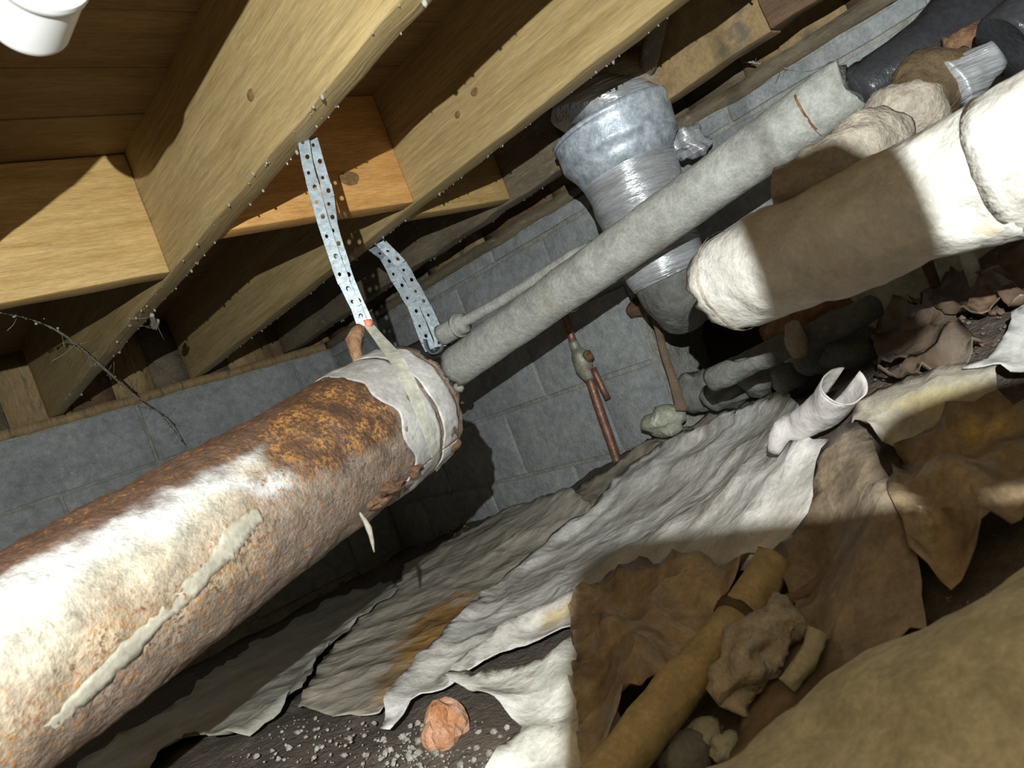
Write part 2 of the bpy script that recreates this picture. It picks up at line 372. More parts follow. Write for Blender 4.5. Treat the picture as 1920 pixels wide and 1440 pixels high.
# knots in the wood, each a part of its board
def knot(o, c, axis, rx, rz, m):
    V, Fc = [], []; n = 20
    for ring, (k, h) in enumerate(((1, .0004), (.72, .0016), (.45, .0010), (0.05, .0022))):
        for j in range(n):
            a = 2*math.pi*j/n; u, w_ = math.cos(a)*rx*k*(1+.08*math.sin(3*a)), math.sin(a)*rz*k
            V.append(c+(Vector((-h, u, w_)) if axis == 'X' else Vector((u, -h, w_))))
    for r_ in range(3):
        for j in range(n): Fc.append((r_*n+j, r_*n+(j+1) % n, (r_+1)*n+(j+1) % n, (r_+1)*n+j))
    obj('wood_knot', V, Fc, m, o)
bo = {o_['label']: o_ for o_ in C.objects if 'label' in o_ and o_.name.startswith(('floor_joist', 'joist_blocking'))}
M['knot'] = mat('wood knot', (.26, .16, .07), (.19, .11, .045), 120, .6, bump=.2, grunge=.3)
j1_ = bo['pale floor joist from which the long perforated strap hangs']; j2_ = bo['pale floor joist passing in front of the silver duct top']; b2_ = bo['orange knotty blocking right behind the long perforated strap']
knot(j1_, PX(470, 178, .5435), 'X', .010, .007, M['knot']); knot(j2_, PX(890, 172, .9785), 'X', .010, .006, M['knot']); knot(j2_, PX(858, 215, .9785), 'X', .008, .006, M['knot'])
knot(b2_, PY(655, 335, 1.2035), 'Y', .022, .014, M['knot'])
# dust flecks and web tufts clinging to the lower edges of the timber
jt = []
for o_ in bo.values():
    if o_.name.startswith('floor_joist'): jt.append(BVHTree.FromPolygons([o_.location+v_.co-Vector((0, 0, CZ)) for v_ in o_.data.vertices], [list(p_.vertices) for p_ in o_.data.polygons]))
V, Fc = [], []; rn_ = random.Random(5)
for k in range(240):
    e = rn_.choice((.585, .545, 1.022, 1.022, 1.378)); yy = rn_.uniform(.4 if e < 1.3 else 1.1, 2.4); s_ = .0008+.0024*rn_.random()**3
    xx = e+(1 if e == .545 else -1)*abs(rn_.gauss(.003, .004)); hz = [h_[0].z for h_ in (t_.ray_cast(Vector((xx, yy, .2)), Vector((0, 0, 1))) for t_ in jt) if h_[0] is not None]
    if not hz or min(hz) > HB+.02: continue
    v, f = rock((xx, yy, min(hz)-s_*.8), (s_, s_, s_*1.5), k, 1, .7); o = len(V); V += v; Fc += [[q+o for q in ff] for ff in f]
o = obj('dust_flecks', V, Fc, M['crumb']); o['kind'] = 'stuff'; tag(o, 'pale dust flecks clinging to the lower edges of the joists', 'dust')
# pale upright stick above the duct
p0, p1 = D(1208, 138, 1.50), D(1240, 18, 1.37); p1 = p0+(p1-p0)*((HT+.002-p0.z)/(p1.z-p0.z))
v, f = tube([p0, p0.lerp(p1, .5), p1], [.018, .017, .017], 8, .03, .003, 30)
tag(obj('wood_stick', v, f, M['wood_old']), 'pale grey upright stick standing on top of the silver duct', 'stick')

# ------------------------------------------------------------ big rusted pipe
PA, PB = D(102, 1199, .66), D(768, 762, 1.05)
ax = (PB-PA).normalized(); LEN = (PB-PA).length; RP = .0835
PN = PA-ax*.5
def cylhit(px, py, r=RP):
    d = ray(px, py).normalized(); o = PA
    dd = d-ax*d.dot(ax); oo = (-o)-ax*(-o).dot(ax)
    a = dd.dot(dd); b = 2*dd.dot(oo); c = oo.dot(oo)-r*r; q = b*b-4*a*c
    if q < 0: t = -b/(2*a)
    else: t = (-b-math.sqrt(q))/(2*a)
    return d*t
def pipecol(x, y, p):
    yt, yb = 1040-.57*x, 1520-.80*x
    ff = (y-yt)/max(60, yb-yt); n = fr(p.x, p.y, p.z, 14); n2 = fr(p.x+5, p.y, p.z, 40)
    def sm(a, b, t): t = max(0, min(1, (t-a)/(b-a))); return t*t*(3-2*t)
    cream = np.array((.56, .53, .44)); white = np.array((.74, .74, .73)); pink = np.array((.32, .245, .19)); brown = np.array((.15, .085, .055)); tan = np.array((.46, .35, .23))
    u = sm(.30, .75, ff+.10*n+.0003*x)
    c = cream*(1-u)+tan*u; r = .20+.26*u
    pk = sm(.70, .88, ff+.08*n) if x < 520 else sm(.30, .5, ff+.1*n)
    pk = max(pk, sm(430, 560, x+60*n)*sm(.18, .35, ff)); c = c*(1-pk)+pink*pk; r = r*(1-pk)+.43*pk
    wt = sm(.05, .12, ff+.02*n2)*(1-sm(.20, .36, ff+.08*n))*(1-sm(420, 540, x+60*n)); c = c*(1-wt)+white*wt; r = r*(1-wt)+.20*wt
    tp = (1-sm(.07+.10*sm(0, 500, x), .15+.12*sm(0, 500, x), ff+.06*n+.04*n2)); c = c*(1-tp)+brown*tp; r = r*(1-tp)+.42*tp
    dx, dy = x-625, y-792; e = math.hypot((dx*.86-dy*.5)/150, (dx*.5+dy*.86)/82)
    o = 1-sm(.75, 1.15, e+.35*n+.12*n2); c = c*(1-o)+np.array((.12, .06, .03))*o; r = r*(1-o)+.50*o
    wl = (1-sm(0, 26, abs(y-(905-.06*(x-430))-30*n)))*sm(330, 400, x)*(1-sm(520, 580, x)); c = c*(1-wl*.8)+white*wl*.8
    return (*(c*(.72-.18*sm(.35, .8, ff))), r)  # lower flank shade painted in, darkening the pipe colour downward
pipe = empty('rusted_pipe', PA-Vector((0, 0, RP)))
tag(pipe, 'big rusted flue pipe with tape around its broken end, hung from a strap', 'pipe')
V, Fc = [], []; segs, rings = 200, 300
n0 = ax.orthogonal().normalized(); b0 = ax.cross(n0); cols = []
TOT = LEN+.5
for i in range(rings+1):
    s = -.5+TOT*i/rings
    for j in range(segs):
        a = 2*math.pi*j/segs; d = n0*math.cos(a)+b0*math.sin(a); q = PA+ax*s+d*RP
        q = q+d*(.0022*fr(q.x, q.y, q.z, 22)+.0010*fr(q.x, q.y, q.z, 75))
        if i == rings: q = q+ax*(.010*fr(q.x, q.y, q.z, 40)-.012*max(0, noise.noise(q*14)))
        V.append(q); X, Y = proj(q); cols.append(pipecol(X, Y, q))
for i in range(rings):
    for j in range(segs): Fc.append((i*segs+j, i*segs+(j+1) % segs, (i+1)*segs+(j+1) % segs, (i+1)*segs+j))
pbody = obj('pipe_body', V, Fc, M['rustpipe'], pipe, cols=cols, solid=.004)
# tape around the end, with ragged edges, open slit showing rust
def shell(name, s0f, s1f, a0, a1, r, m, na=90, ns=14, amp=.0015, parent=pipe, gap=None, solid=.0012):
    V, Fc = [], []
    for i in range(ns+1):
        for j in range(na+1):
            a = a0+(a1-a0)*j/na; s = s0f(a)+(s1f(a)-s0f(a))*i/ns
            d = n0*math.cos(a)+b0*math.sin(a); q = PA+ax*s+d*r
            V.append(q+d*amp*fr(q.x, q.y, q.z, 30))
    for i in range(ns):
        for j in range(na):
            x = i*(na+1)+j; f = (x, x+1, x+na+2, x+na+1)
            if gap and gap(a0+(a1-a0)*(j+.5)/na, (i+.5)/ns): continue
            Fc.append(f)
    return obj(name, V, Fc, m, parent, solid=solid)
def ang(p):
    q = p-PA; q = q-ax*q.dot(ax); return math.atan2(q.dot(b0), q.dot(n0))
def sof(p): return (p-PA).dot(ax)
aL = ang(cylhit(720, 740))
slit0, slit1 = ang(cylhit(775, 740)), ang(cylhit(815, 850))
shell('tape_wrap', lambda a: LEN-.115+.018*noise.noise(Vector((math.cos(a)*2.2, math.sin(a)*2.2, 1))), lambda a: LEN-.052+.006*noise.noise(Vector((math.cos(a)*3, math.sin(a)*3, 4))), -math.pi, math.pi, RP+.0032, M['tape'], 140, 14, .0022)
shell('tape_wrap', lambda a: LEN-.047+.004*noise.noise(Vector((math.cos(a)*3, math.sin(a)*3, 8))), lambda a: LEN-.012+.008*noise.noise(Vector((math.cos(a)*4, math.sin(a)*4, 14))), -math.pi, math.pi, RP+.0036, M['tape'], 140, 8, .0022)
# pale flake of old coating running along the flank
pts = [(60, 1400), (150, 1310), (250, 1212), (300, 1160), (350, 1112), (395, 1065), (430, 1020), (460, 985), (492, 958)]
wid = [10, 22, 26, 14, 26, 18, 34, 26, 14]
P = []; 
for i in range(len(pts)-1):
    for k in range(8):
        t = k/8; P.append((pts[i][0]*(1-t)+pts[i+1][0]*t, pts[i][1]*(1-t)+pts[i+1][1]*t, (wid[i]*(1-t)+wid[i+1]*t)))
V, Fc = [], []
for i, (x, y, ww) in enumerate(P):
    j1 = 9*noise.noise(Vector((i*.7, 0, 0))); j2 = 13*noise.noise(Vector((i*.8, 3, 0)))
    for e in (-1, -.35, .35, 1):
        V.append(cylhit(x+e*ww*.35+(j1 if e < 0 else j2)*.6, y+e*ww*.65+(j1 if e < 0 else j2), RP+.0030))
for i in range(len(P)-1):
    for k in range(3): a = i*4+k; Fc.append((a, a+1, a+5, a+4))
o = obj('coating_flake', V, Fc, M['coat'], pbody, solid=.0006); o['label'] = 'pale flake of old coating'
# ragged rust scales hanging at the lower end
for k, (x, y, sx) in enumerate(((730, 915, .022), (770, 885, .016), (705, 940, .018), (845, 835, .014))):
    c = cylhit(x, y, RP)
    v, f = rock(c, (sx, sx*.8, .008), k+3, 3, 1.1)
    obj('rust_scale', v, f, M['rust_dark'], pbody)

# ------------------------------------------------------------ perforated straps
def perforated(pts, side, width, pitch, hole, m, parent, name='strap_strand'):
    """strip of cells with a real hole in each"""
    Q, R_ = resample(pts, [width]*len(pts), pitch)
    L = [0]
    for i in range(1, len(Q)): L.append(L[-1]+(Q[i]-Q[i-1]).length)
    V, Fc = [], []; n = len(Q)-1
    def sd(i): return side[min(len(side)-1, int(i/len(Q)*len(side)))] if isinstance(side, list) else side
    for i in range(n):
        a, b = Q[i], Q[i+1]; s = side; cc = (a+b)/2; t = (b-a)
        s = (s-t.normalized()*s.dot(t.normalized())).normalized()
        o = len(V); outer = [(-.5, -.5), (0, -.5), (.5, -.5), (.5, 0), (.5, .5), (0, .5), (-.5, .5), (-.5, 0)]
        wv = width*(1+.12*noise.noise(Vector((i*.7, 0, width*50))))
        for u, v in outer: V.append(cc+s*u*wv+t*v)
        hr = hole*(1.0 if i % 2 else .78)
        tn = t.normalized()
        for u, v in outer:
            m_ = math.hypot(u, v); V.append(cc+s*(u/m_)*hr*.9+tn*(v/m_)*hr*1.15+s*wv*(.10 if i % 2 else -.10))
        for k in range(8): Fc.append((o+k, o+(k+1) % 8, o+8+(k+1) % 8, o+8+k))
    return obj(name, V, Fc, m, parent, smooth=False, solid=.0009)
YS = .885
st = empty('hanger_strap', PY(690, 607, YS))
tag(st, 'long perforated steel strap in two strands carrying the rusted pipe end', 'strap')
sv = (IX*.95+FW*.1).normalized()
def ys(l, dy=0): return [PY(x, y, YS+dy) for x, y in l]
perforated(ys([(568, 255), (577, 310), (592, 365), (607, 420), (622, 465), (645, 530), (668, 575), (681, 612)]), sv, .0152, .0172, .0032, M['galv'], st)
perforated(ys([(585, 258), (603, 320), (617, 370), (623, 420), (637, 470), (657, 530), (676, 575), (690, 606)], .006), sv, .0140, .0172, .0032, M['galv'], st)
v, f = tube([PY(684, 608, YS-.002), PY(696, 605, YS-.002)], [.006, .005], 10, .01); o = obj('paint_mark', v, f, M['salmon'], st); o['label'] = 'salmon coloured mark'
# plain band continuing over the pipe
bp = [PY(690, 608, YS), PY(700, 620, YS).lerp(cylhit(742, 672, RP+.006), .3), PY(700, 620, YS).lerp(cylhit(742, 672, RP+.006), .65), cylhit(742, 672, RP+.006), cylhit(765, 712, RP+.0055), cylhit(785, 758, RP+.0055), cylhit(800, 800, RP+.0055), cylhit(815, 850, RP+.0055), cylhit(822, 880, RP+.005)]
Q, R_ = resample(bp, [.014, .016, .018, .020, .020, .020, .018, .014, .008], .012)
V, Fc = ribbon(Q, [(ax-((Q[min(i+1, len(Q)-1)]-Q[max(0, i-1)]).normalized())*ax.dot((Q[min(i+1, len(Q)-1)]-Q[max(0, i-1)]).normalized())).normalized() for i in range(len(Q))], R_)
obj('plain_band', V, Fc, M['band'], st, solid=.0009, smooth=False)
v, f = tube([PY(676, 612, YS), PY(664, 640, YS), PY(668, 668, YS), PY(672, 690, YS)], [.006, .0115, .0085, .008], 10, .01, .004, 60)
o = obj('rusted_strap_end', v, f, M['rust'], st); o['label'] = 'rust eaten strap end'
# shorter strap further back
s2 = empty('hanger_strap', D(810, 640, 1.9))
tag(s2, 'short perforated steel strap holding the thin pipe by the wall', 'strap')
perforated([Vector((1.030, 1.50, .50)), Vector((1.034, 1.485, .42))]+[D(x, y, 1.79) for x, y in [(722, 480), (745, 525), (772, 568), (785, 600), (800, 640), (808, 655)]], sv, .026, .022, .0042, M['galv'], s2)
perforated([Vector((1.030, 1.455, .50)), Vector((1.034, 1.445, .42))]+[D(x, y, 1.78) for x, y in [(752, 495), (775, 535), (798, 575), (812, 605), (824, 635), (826, 650)]], sv, .024, .022, .0042, M['galv'], s2)
Q, R_ = resample([D(797, 636, 1.78), D(802, 654, 1.77), D(814, 664, 1.76), D(828, 656, 1.77), D(832, 636, 1.79)], [.022, .026, .026, .026, .022], .006)
V, Fc = ribbon(Q, (FW+IX*.3).normalized(), R_); obj('strap_loop', V, Fc, M['galv'], s2, solid=.0012)

# ------------------------------------------------------------ grey pipe by the wall
ge, gs = D(852, 690, 1.74), D(1596, 158, 1.15)
gp = empty('cement_pipe', ge)
tag(gp, 'long grey cement-coated pipe running along the block wall with a crumbling end', 'pipe')
gd = (gs-ge).normalized(); gfar = gs+gd*.6
v, f = tube([ge, ge.lerp(gs, .5), gs], [.043, .044, .0448], 48, .02, .0018, 18, True, .01, ragged=.010, lin=True)
gb = obj('pipe_body', v, f, M['cement'], gp)
for t, rr in ((.36, .002), (.475, .002), (.93, .0015)):
    c = ge.lerp(gs, t); v, f = tube([c, c+gd*.004], [.0440+rr]*2, 40, .01, .003, 60, False); o = obj('crack_ridge', v, f, M['cement'] if t < .9 else M['rust'], gb)
for k in range(7):
    a = k*.9; c = ge-gd*.004+IX*.030*math.cos(a)*.6-IY*.040*abs(math.sin(a))-IY*.01
    v, f = rock(c, (.012, .014, .012), k+20, 2, .6); obj('cement_crumb', v, f, M['cement'], gb)
# thin pipe beside it and the black end piece
tp = empty('thin_pipe', D(850, 615, 1.86))
tag(tp, 'thin chalky water pipe with a coupling beside the grey cement pipe', 'pipe')
v, f = tube([D(862, 608, 1.76), D(960, 552, 1.68), D(1090, 470, 1.56), D(1140, 462, 1.47)], [.012, .012, .011, .011], 20, .03, .0012, 30); obj('pipe_body', v, f, M['cement'], tp)
v, f = tube([D(827, 629, 1.785), D(872, 604, 1.75)], [.024, .023], 20, .012, .002, 40); cpl = obj('coupling', v, f, M['cement'], tp)
v, f = tube([D(858, 612, 1.765), D(862, 610, 1.76)], [.027, .027], 20, .012, .001, 40); obj('coupling_ring', v, f, M['cement'], cpl)
v, f = tube([D(745, 690, 1.95), D(782, 668, 1.88), D(826, 644, 1.81)], [.034, .033, .029], 24, .02, .001, 20, capin=.0)
tag(obj('pipe_stub', v, f, M['black']), 'black pipe stub gripped by the short perforated strap', 'pipe')

# ------------------------------------------------------------ silver duct
du = empty('duct', D(1252, 520, 1.50))
tag(du, 'silver foil-taped round duct dropping past the cut joist', 'duct')
def dring(l, name, m, amp, nsc, seg=56, step=.012, seed=0):
    v, f = tube([D(x, y, 1.56) for x, y, r in l], [r/F*1.56 for x, y, r in l], seg, step, amp, nsc, True, 0, seed, lin=True); return obj(name, v, f, m, du)
dring([(1163, 130, 70), (1166, 145, 82), (1160, 165, 90), (1155, 190, 97)], 'foil_neck', M['foil_brown'], .005, 22)
dring([(1150, 178, 100), (1146, 215, 110), (1144, 232, 114)], 'foil_tape', M['foil'], .004, 20)
dring([(1142, 228, 118), (1146, 236, 119), (1148, 240, 115), (1160, 275, 113), (1164, 285, 113)], 'galvanised_collar', M['galv_sheet'], .0012, 20)
dring([(1164, 285, 113), (1172, 305, 97), (1178, 318, 92)], 'collar_taper', M['galv_sheet'], .001, 20)
dring([(1176, 312, 91), (1195, 362, 89), (1235, 468, 78), (1252, 515, 70)], 'foil_pipe', M['foil'], .0035, 20)
v, f = tube([D(1235, 470, 1.555), D(1248, 505, 1.55), D(1255, 520, 1.55)], [.083, .080, .074], 40, .01, .004, 26); obj('foil_tape', v, f, M['foil'], du)
v, f = tube([D(1250, 505, 1.56), D(1262, 545, 1.56), D(1280, 575, 1.62)], [.070, .066, .06], 40, .012, .004, 20); obj('lower_boot', v, f, M['stone'], du)
v, f = tube([D(1262, 262, 1.60), D(1292, 268, 1.58), D(1312, 278, 1.6)], [.024, .028, .014], 32, .004, .020, 42, oct=3); obj('foil_flap', v, f, M['foil'], du)

# ------------------------------------------------------------ white wrapped pipe
we, ws = D(1350, 536, .97), D(1905, 300, .675)
wd_ = (ws-we).normalized()
wp = empty('wrapped_pipe', we); tag(wp, 'thick white plaster-wrapped pipe ending in a frayed blunt end', 'pipe')
v, f = tube([we, we+wd_*.012, we.lerp(ws, .35), we.lerp(ws, .7), ws+wd_*.0], [.050, .0575, .060, .0605, .0615], 72, .008, .006, 16, True, -.012, 2.0, lin=True, ragged=.012)
wr = obj('wrap', v, f, M['white_wrap'], wp)
c = ws-wd_*.008
v, f = tube([c, c+wd_*.05, c+wd_*.5], [.0655, .0675, .069], 64, .01, .005, 18, True, 0, 6, lin=True); obj('outer_wrap', v, f, M['white_wrap'], wp)
for t in (.06,):
    c = we.lerp(ws, t); v, f = tube([c, c+wd_*.004], [.0605]*2, 60, .01, .006, 16, False, seed=2.0); obj('wrap_seam', v, f, M['taupe_wrap'], wr)

# ------------------------------------------------------------ lumpy wrapped fittings behind it
lw = empty('wrapped_fitting', D(1600, 310, 0.955)); tag(lw, 'lumpy taupe cloth-wrapped pipe elbow between the white and grey pipes', 'pipe')
v, f = tube([D(1455, 355, .912), D(1500, 347, .900), D(1560, 312, .900), D(1620, 272, .918), D(1660, 255, .945)], [.020, .028, .033, .037, .034], 40, .008, .008, 24, True, -.006, 3)
obj('cloth_wrap', v, f, M['taupe_wrap'], lw)
v, f = tube([D(1640, 215, 1.0), D(1680, 215, 0.98), D(1710, 222, 0.965), D(1718, 250, 0.96)], [.030, .042, .044, .026], 40, .006, .008, 20, True, -.01, 5)
obj('elbow_wrap', v, f, M['taupe_wrap'], lw)
v, f = tube([D(1615, 258, 1.03), D(1660, 228, 1.025), D(1715, 188, 1.02), D(1770, 152, 1.02), D(1806, 135, 1.02)], [.024, .037, .043, .041, .030], 44, .008, .012, 22, True, -.01, 9)
obj('shaded_wrap', v, f, M['brown_shade_wrap'], lw)  # dark brown puts the shade on the fitting top into the colour
v, f = tube([D(1780, 160, 1.0), D(1822, 135, .995), D(1872, 100, .982)], [.036, .028, .018], 32, .006, .006, 26, True, 0, 3); obj('plastic_wrap', v, f, M['foil'], lw)
v, f = tube([D(1630, 245, 0.97), D(1660, 215, 0.97)], [.016, .014], 16, .01, .003, 40); obj('grey_fitting', v, f, M['cement'], lw)

# black insulated pipes, upper right
bk = empty('insulated_pipe', D(1620, 170, 1.18)); tag(bk, 'glossy black foam-insulated pipe meeting the end of the grey pipe', 'pipe')
v, f = tube([D(1606, 180, 1.18), D(1645, 155, 1.18), D(1705, 118, 1.17), D(1765, 72, 1.17), D(1820, 5, 1.18), D(1860, -70, 1.2), D(1960, -330, 1.24)], [.032, .041, .045, .049, .052, .052, .052], 44, .01, .003, 12); obj('foam_sleeve', v, f, M['black'], bk)
v, f = tube([D(1592, 172, 1.19), D(1622, 152, 1.19)], [.030, .032], 28, .01, .001, 20); obj('sleeve_end', v, f, M['black'], bk)
v, f = boxmesh(-.028, .028, -.006, .006, -.028, .028, 0, 0, 0, .002)
c = D(1592, 190, 1.2); V = [c+wd_*q.x*1.2+Vector((0, 0, 1))*q.z*.7+wd_.cross(UP)*q.y for q in v]; obj('bracket', V, f, M['stone'], bk, smooth=False)
bk2 = D(1868, 112, .98)
v, f = tube([D(1880, 92, .98), D(1884, 89, .98), D(1960, 25, .97), D(2040, -50, .96), D(2300, -330, .92)], [.040, .044, .046, .047, .047], 40, .012, .002, 14)
tag(obj('insulated_pipe', v, f, M['black']), 'black foam-insulated pipe with a square cut end beside the copper piece', 'pipe')
v, f = tube([D(1770, 95, 1.11), D(1810, 80, 1.1), D(1850, 62, 1.09)], [.017, .02, .02], 20, .008, .006, 50)
tag(obj('copper_fitting', v, f, M['rust']), 'reddish crusted copper fitting between the two black pipes', 'fitting')

# ------------------------------------------------------------ copper riser with valve on the block wall
cv = empty('valve_riser', PX(1150, 845, 1.46)); tag(cv, 'thin copper riser with a tarnished valve against the block wall', 'pipe')
XV = 1.462
v, f = tube([PX(1056, 586, XV), PX(1066, 615, XV), PX(1076, 645, XV)], [.0105]*3, 18, .02, .0006, 30); obj('riser_pipe', v, f, M['copper'], cv)
v, f = tube([PX(1074, 640, XV), PX(1080, 655, XV), PX(1086, 665, XV), PX(1096, 690, XV), PX(1102, 702, XV), PX(1106, 712, XV)], [.012, .0125, .022, .024, .019, .013], 20, .006, .0015, 40); vb = obj('valve_body', v, f, M['brass'], cv)
v, f = tube([PX(1100, 664, XV-.012), PX(1107, 672, XV-.02)], [.012, .010], 14, .006, .0015, 60); obj('valve_bolt', v, f, M['rust'], vb)
v, f = tube([PX(1104, 706, XV), PX(1125, 770, XV), PX(1164, 882, XV)], [.0125, .0125, .0125], 18, .03, .0008, 30); obj('riser_pipe', v, f, M['copper'], cv)
v, f = tube([PX(1112, 690, XV), PX(1128, 725, XV), PX(1140, 748, XV)], [.0085, .0085, .008], 14, .02, .0006, 30); obj('drain_spout', v, f, M['copper'], cv)

# ------------------------------------------------------------ white plastic fitting
c0 = D(50, 38, .655); dp = Vector((.02, -1, .03)).normalized()
pf = empty('plastic_pipe', c0); tag(pf, 'white plastic drain pipe end with a coupling, running level between two joists', 'pipe')
v, f = tube([c0-dp*.005, c0-dp*.003, c0, c0+dp*.055, c0+dp*.058, c0+dp*.070], [.028, .031, .0325, .034, .036, .036], 64, .004, 0, 1, True, .0, lin=True); obj('coupling', v, f, M['pvc'], pf)
v, f = tube([c0+dp*.066, c0+dp*1.3], [.031, .031], 56, .05, 0, 1, lin=True); obj('pipe_body', v, f, M['pvc'], pf)

# ------------------------------------------------------------ plastic sheets lying on the dirt
LAID = []
def top(x, y, rad=0.0):
    """height of whatever lies highest at (x, y): dirt or a sheet already laid"""
    z = g(x, y)
    for dx, dy in (((0, 0), (rad, 0), (-rad, 0), (0, rad), (0, -rad), (rad*.7, rad*.7), (-rad*.7, rad*.7), (rad*.7, -rad*.7), (-rad*.7, -rad*.7)) if rad else ((0, 0),)):
        for t_ in LAID:
            h = t_.ray_cast(Vector((x+dx, y+dy, 1)), Vector((0, 0, -1)))[0]
            if h is not None: z = max(z, h.z)
    return z
def covered(x, y): return any(t_.ray_cast(Vector((x, y, 1)), Vector((0, 0, -1)))[0] is not None for t_ in LAID)
def sheet(name, outline, label, off=.006, amp=.010, fsc=7, sp=.016, col=(.48, .45, .40), col2=(.36, .31, .25), ridges=(), curl=.010, seed=0, stain=(), rag=.006, group=None, matn='sheet'):
    """outline in pixels, dropped onto the ground; torn edges, creases and curled rims are geometry"""
    pts = [hit(x, y, off) for x, y in outline]
    B = []
    n = len(pts)
    for i in range(n):
        a, b = pts[i], pts[(i+1) % n]; L = math.hypot(b.x-a.x, b.y-a.y); k = max(1, int(L/sp*1.3)); nn = Vector((-(b.y-a.y), b.x-a.x))/max(L, 1e-6)
        for j in range(k):
            t = j/k; x, y = a.x+(b.x-a.x)*t, a.y+(b.y-a.y)*t; d = rag*fr(x+seed, y, seed, 28) if j else 0
            B.append(Vector((x+nn.x*d, y+nn.y*d)))
    xs = [p.x for p in B]; ys_ = [p.y for p in B]
    nb = len(B); bx = np.array([[p.x, p.y] for p in B])
    def inside(x, y):
        c = False; j = nb-1
        for i in range(nb):
            if (B[i].y > y) != (B[j].y > y) and x < (B[j].x-B[i].x)*(y-B[i].y)/(B[j].y-B[i].y)+B[i].x: c = not c
            j = i
        return c
    pts2 = list(B); x = min(xs); row = 0
    while x < max(xs):
        y = min(ys_)+(row % 2)*sp/2
        while y < max(ys_):
            q = Vector((x+random.uniform(-.2, .2)*sp, y+random.uniform(-.2, .2)*sp))
            if ((bx-np.array([q.x, q.y]))**2).sum(1).min() > (sp*.5)**2 and inside(q.x, q.y): pts2.append(q)
            y += sp
        x += sp*.87; row += 1
    res = delaunay_2d_cdt(pts2, [(i, (i+1) % nb) for i in range(nb)], [], 1, 1e-5)
    vs, fs = res[0], res[2]
    rdg = []
    for pl, h, ww in ridges:
        w3 = [hit(x, y, off) for x, y in pl]; rdg.append((w3, h, ww))
    V, cols = [], []
    for q in vs:
        x, y = q.x, q.y
        de = math.sqrt(((bx-np.array([x, y]))**2).sum(1).min())
        z = g(x, y)+off
        f1 = fr(x+seed, y, seed*1.3, fsc, 3); f2 = 1-abs(fr(x-y*.6+seed, y*1.4, seed, fsc*1.6, 2))*2.2; f3 = 1-abs(noise.noise(Vector((x*fsc*2.6+y*4, y*fsc*2.6-x*5, seed))))*2
        f4 = 1-abs(noise.noise(Vector((x*fsc*.8-y*fsc*.5, y*fsc*.9+x*2, seed+3))))*3
        z += amp*(f1*.35+max(0, f2)**4*.30+max(0, f3)**5*.18+max(0, f4)**3*.8)
        for w3, h, ww in rdg:
            dm = 9
            for i in range(len(w3)-1):
                a, b = w3[i], w3[i+1]; ex, ey = b.x-a.x, b.y-a.y; t = max(0, min(1, ((x-a.x)*ex+(y-a.y)*ey)/(ex*ex+ey*ey+1e-9)))
                dm = min(dm, math.hypot(x-a.x-ex*t, y-a.y-ey*t))
            z += h*math.exp(-(dm/ww)**2)
        if de < .03: z += curl*(1-de/.03)**2*(.5+.9*noise.noise(Vector((x*16, y*16, seed+7))))
        tz = top(x, y, sp*.8)
        V.append((x, y, max(z, g(x, y)+.002 if tz <= g(x, y) else tz+.0035)))
        m_ = max(0, min(1, .5+.9*fr(x+9, y+seed, 2, 8, 4))); c = np.array(col)*(1-m_)+np.array(col2)*m_
        if de < .012: c = c*.9
        if stain:
            X, Y = proj(Vector(V[-1]))
            for sx, sy, srx, sry, sa, sc in stain:
                ca, sn = math.cos(sa), math.sin(sa); e = math.hypot(((X-sx)*ca+(Y-sy)*sn)/srx, (-(X-sx)*sn+(Y-sy)*ca)/sry)+.5*fr(x, y, 1, 30)
                k = max(0, min(1, (1.15-e)/.4)); c = c*(1-k)+np.array(sc)*k
        cols.append((*c, 1))
    LAID.append(BVHTree.FromPolygons([Vector(q) for q in V], [list(f_) for f_ in fs]))
    o = obj(name, V, [list(f_) for f_ in fs], M[matn], cols=cols, solid=.0016)
    return tag(o, label, 'plastic sheet', group)
GREY, TAN, WHT, BRN = (.50, .49, .43), (.60, .54, .45), (.76, .74, .71), (.40, .30, .19)
sheet('plastic_sheet', [(560, 1330), (612, 1235), (700, 1120), (752, 1090), (760, 1062), (850, 1010), (960, 940), (1065, 920), (1130, 950), (1060, 1020), (930, 1120), (810, 1250), (735, 1320), (715, 1345), (640, 1350)],
      'tan dusty plastic sheet with an orange rust stain', .004, .007, 6, .02, TAN, (.50, .45, .37), [], .008, 2, [(815, 1190, 100, 42, -.75, (.50, .28, .09)), (740, 1290, 40, 30, -.6, (.46, .30, .14))])
sheet('plastic_sheet', [(150, 1440), (330, 1330), (470, 1215), (620, 1130), (735, 1092), (752, 1110), (660, 1180), (614, 1232), (580, 1290), (540, 1335), (470, 1385), (400, 1402), (345, 1388), (300, 1425), (270, 1460), (150, 1460)],
      'greenish grey plastic sheet with a curled lip beneath the rusted pipe', .008, .010, 6, .02, GREY, (.38, .36, .30), [([(350, 1395), (430, 1395), (540, 1330), (612, 1235)], .014, .02)], .012, 1)
sheet('plastic_sheet', [(1180, 860), (1215, 828), (1290, 790), (1370, 765), (1470, 735), (1480, 755), (1440, 775), (1330, 820), (1220, 880), (1150, 930), (1110, 955), (1080, 925), (1110, 905)],
      'dirty brown plastic edge tucked against the foot of the block wall', .008, .008, 9, .012, (.37, .32, .25), (.24, .2, .15), [([(1200, 850), (1440, 765)], .016, .02)], .012, 10)
